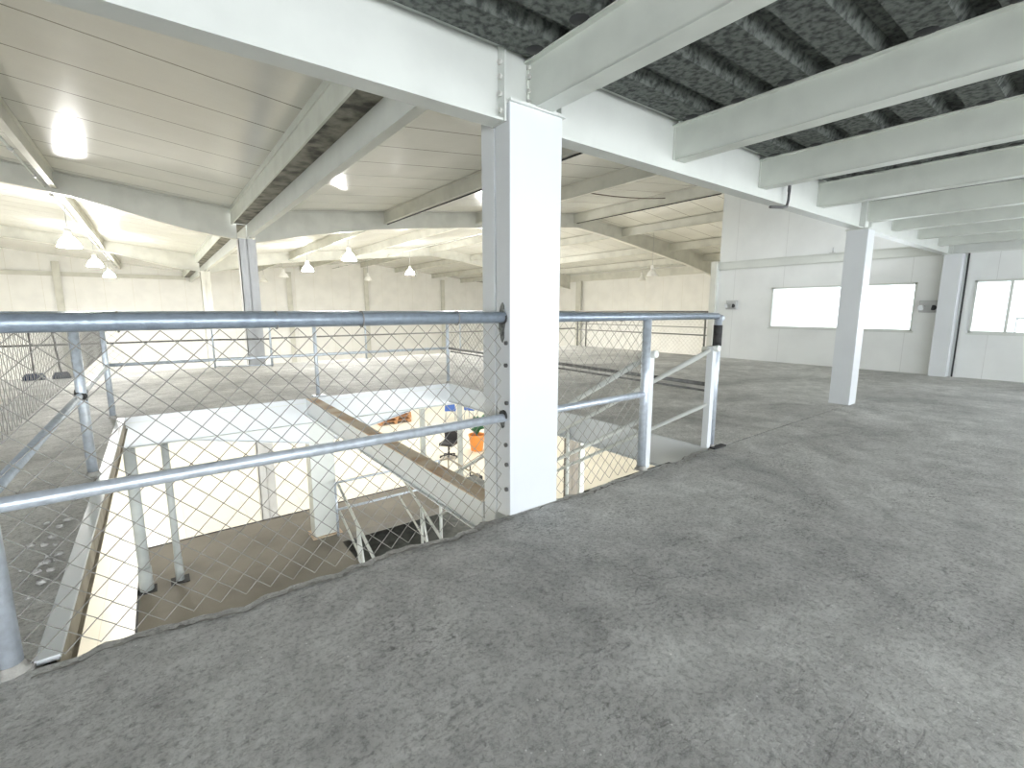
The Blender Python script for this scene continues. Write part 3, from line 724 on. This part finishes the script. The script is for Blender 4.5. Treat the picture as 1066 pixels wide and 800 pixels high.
chair(10.75, 17.2, 2.1, 'small blue chair on the hall floor, right of the second slim far column')
t = thing('office_chair', (0, 0, 0), 'black high-backed chair on the hall floor between the slim far columns', 'chair')
MB().box(-.24, -.25, .42, .24, .25, .52).build('seat', 'black', t, bevel=.02)
MB().prism([(-.22, .50), (.22, .50), (.24, .85), (.17, 1.05), (-.17, 1.05), (-.24, .85)], 1, .2, .27).build('backrest', 'black', t, bevel=.02)
MB().tube([(0, 0, .1), (0, 0, .42)], .03, 10).build('stem', 'black', t)
for k_ in range(5):
    a = k_ * 2 * math.pi / 5; MB().tube([(0, 0, .10), (.28 * math.cos(a), .28 * math.sin(a), .05)], .022, 8).tube([(.28 * math.cos(a), .28 * math.sin(a) - .015, .028), (.28 * math.cos(a), .28 * math.sin(a) + .015, .028)], .028, 10).build('leg', 'black', t)
t.location = (7.25, 13.0, HZ); t.rotation_euler = (0, 0, -.9)
t = thing('potted_plant', (8.4, 13.1, HZ), 'dark green plant in an orange tub on the hall floor beside the thick column', 'plant')
MB().lathe((8.4, 13.1, HZ), [(.20, 0), (.27, .5), (.29, .52), (.29, .56), (.26, .56), (.25, .5)], 20, False).build('pot', 'orange', t)
lf = MB()
for k_ in range(26):
    a = random.uniform(0, 6.28); h = random.uniform(.25, .75); rr = random.uniform(.15, .42)
    p0 = Vector((8.4, 13.1, HZ + .5)); p2 = p0 + Vector((rr * math.cos(a), rr * math.sin(a), h)); p1 = p0 + Vector((rr * .35 * math.cos(a), rr * .35 * math.sin(a), h * .8))
    lf.tube([p0, p1, (p1 + p2) / 2 + Vector((0, 0, .04)), p2], [.008, .035, .05, .004], 5)
lf.build('foliage', 'leaf', t)
for (x, y, w, d, h, mm, nm, lb, ct) in ((6.3, 9.85, .22, .26, .50, 'black', 'equipment_case', 'black equipment case on the hall floor beside the brown ramp rail', 'case'), (6.85, 9.75, .44, .40, .42, 'pallet', 'wooden_crate', 'brown wooden crate on the hall floor beside the black case', 'crate')):
    t = thing(nm, (x, y, HZ), lb, ct)
    if mm == 'black':
        MB().box(x - w / 2, y - d / 2, HZ, x + w / 2, y + d / 2, HZ + h).build('body', mm, t, bevel=.02)
        MB().tube([(x - .06, y, HZ + h), (x - .06, y, HZ + h + .06), (x + .06, y, HZ + h + .06), (x + .06, y, HZ + h)], .01, 8).build('handle', 'grey', t)
    else:
        for k_ in range(4):
            z = HZ + .02 + k_ * .105
            MB().box(x - w / 2, y - d / 2, z, x + w / 2, y - d / 2 + .015, z + .085).box(x - w / 2, y + d / 2 - .015, z, x + w / 2, y + d / 2, z + .085).box(x - w / 2, y - d / 2, z, x - w / 2 + .015, y + d / 2, z + .085).box(x + w / 2 - .015, y - d / 2, z, x + w / 2, y + d / 2, z + .085).build('slat_ring', mm, t)
        MB().box(x - w / 2, y - d / 2, HZ, x + w / 2, y + d / 2, HZ + .02).build('base', mm, t)
        MB().box(x - .1, y - d / 2 - .004, HZ + .12, x + .1, y - d / 2, HZ + .32).build('opening_board', 'black', t)
# brooms leaning at the far fence
for x, lean, w, lb in ((-1.69, .0, .30, 'dark broom leaning on the far fence at the left, head on the floor, wide head'), (-1.36, -.07, .24, 'second dark broom leaning on the far fence, nearer the corner post')):
    t = thing('push_broom', (x, 10.95, 0), lb, 'broom', 'brooms at the far fence')
    MB().tube([(x, 10.93, .08), (x + lean, 11.05, 1.08)], .014, 8).build('handle', 'handle', t)
    MB().prism([(x - w * .5, .0), (x + w * .5, .0), (x + w * .42, .075), (x + w * .32, .11), (x - w * .32, .11), (x - w * .42, .075)], 1, 10.88, 10.96).build('head', 'broomhead', t)
# emergency lights on the window wall
for y, z, lb in ((5.86, 1.27, 'twin-head emergency light at the far end of the window wall'), (2.25, 1.21, 'twin-head emergency light beside the wall column')):
    t = thing('emergency_light', (RX, y, z), lb, 'emergency light')
    MB().box(RX - .07, y - .13, z - .10, RX - .001, y + .13, z + .11).build('housing', 'grey', t, bevel=.012)
    for dy in (-.07, .07):
        h = MB(); h.tube([(RX - .07, y + dy, z), (RX - .13, y + dy * 1.2, z - .015)], [.035, .055], 16); p = h.build('lamp_head', 'grey', t)
        l = MB().tube([(RX - .131, y + dy * 1.2, z - .015), (RX - .136, y + dy * 1.2, z - .016)], .047, 16).build('lens', 'lens' if dy > 0 else 'black', p, origin=t.location); l.location = (0, 0, 0)
# hook on the ledge
t = thing('ledge_bracket', (11.0, 3.82, 2.29), 'small pale bracket standing on the ledge above the wide window', 'bracket')
MB().box(10.985, 3.80, 2.29, 11.03, 3.90, 2.30).tube([(11.0, 3.84, 2.30), (11.0, 3.84, 2.40)], .01, 8).build('bracket_body', 'grey', t)
# concrete crumbs by the left side of the opening
for i in range(22):
    y = random.uniform(2.25, 3.5); x = -.47 - abs(random.gauss(0, .06)); r_ = random.uniform(.008, .022)
    bm = bmesh.new(); bmesh.ops.create_icosphere(bm, subdivisions=2, radius=r_)
    for v in bm.verts: v.co *= 1 + .45 * noise.noise(v.co * 90 + Vector((i, 0, 0))); v.co.z *= .7
    me = bpy.data.meshes.new('concrete_crumb'); bm.to_mesh(me); bm.free(); me.materials.append(M['rock'])
    ob = bpy.data.objects.new('concrete_crumb', me); C.objects.link(ob); ob.location = (x, y, r_ * .45)
    tag(ob, 'small concrete crumb lying along the left side of the floor opening', 'rubble', 'concrete crumbs by the opening', 'thing')

# ------------------------------------------------------------------ light
w = bpy.data.worlds.new('World'); SC.world = w; w.use_nodes = True
bg = w.node_tree.nodes['Background']; bg.inputs[0].default_value = (.93, .965, 1.0, 1); bg.inputs[1].default_value = 7.2
def point(x, y, z, e, col=(1, .97, .88), r=.2):
    L = bpy.data.lights.new('under_slab_fill', 'POINT'); L.energy = e; L.color = col; L.shadow_soft_size = r
    o = bpy.data.objects.new('under_slab_fill', L); C.objects.link(o); o.location = (x, y, z)
for x, y in ((0, 9.3), (3.2, 8.6), (6.5, 8.8), (9, 5.0), (-3, 5.5), (5.2, 4.6)): point(x, y, -.75, 45)  # unseen fill lights added under the slab to brighten the hall below

# ------------------------------------------------------------------ camera
cam = bpy.data.cameras.new('camera'); co = bpy.data.objects.new('camera', cam); C.objects.link(co); SC.camera = co
cam.sensor_width = 36; cam.sensor_fit = 'HORIZONTAL'; cam.lens = 486.48 / 1066 * 36; cam.clip_start = .02; cam.clip_end = 200
yaw, pitch = R(52.883), R(-8.975)
fw = Vector((math.cos(yaw) * math.cos(pitch), math.sin(yaw) * math.cos(pitch), math.sin(pitch)))
co.location = (0, 0, 1.15); co.rotation_euler = fw.to_track_quat('-Z', 'Y').to_euler()
vs = SC.view_settings; vs.view_transform = 'Standard'; vs.look = 'None'; vs.exposure = 0.12; vs.gamma = 1; vs.use_curve_mapping = False
SC.cycles.max_bounces = 10; SC.cycles.diffuse_bounces = 6; SC.cycles.use_denoising = True
SC.cycles.sample_clamp_indirect = 8
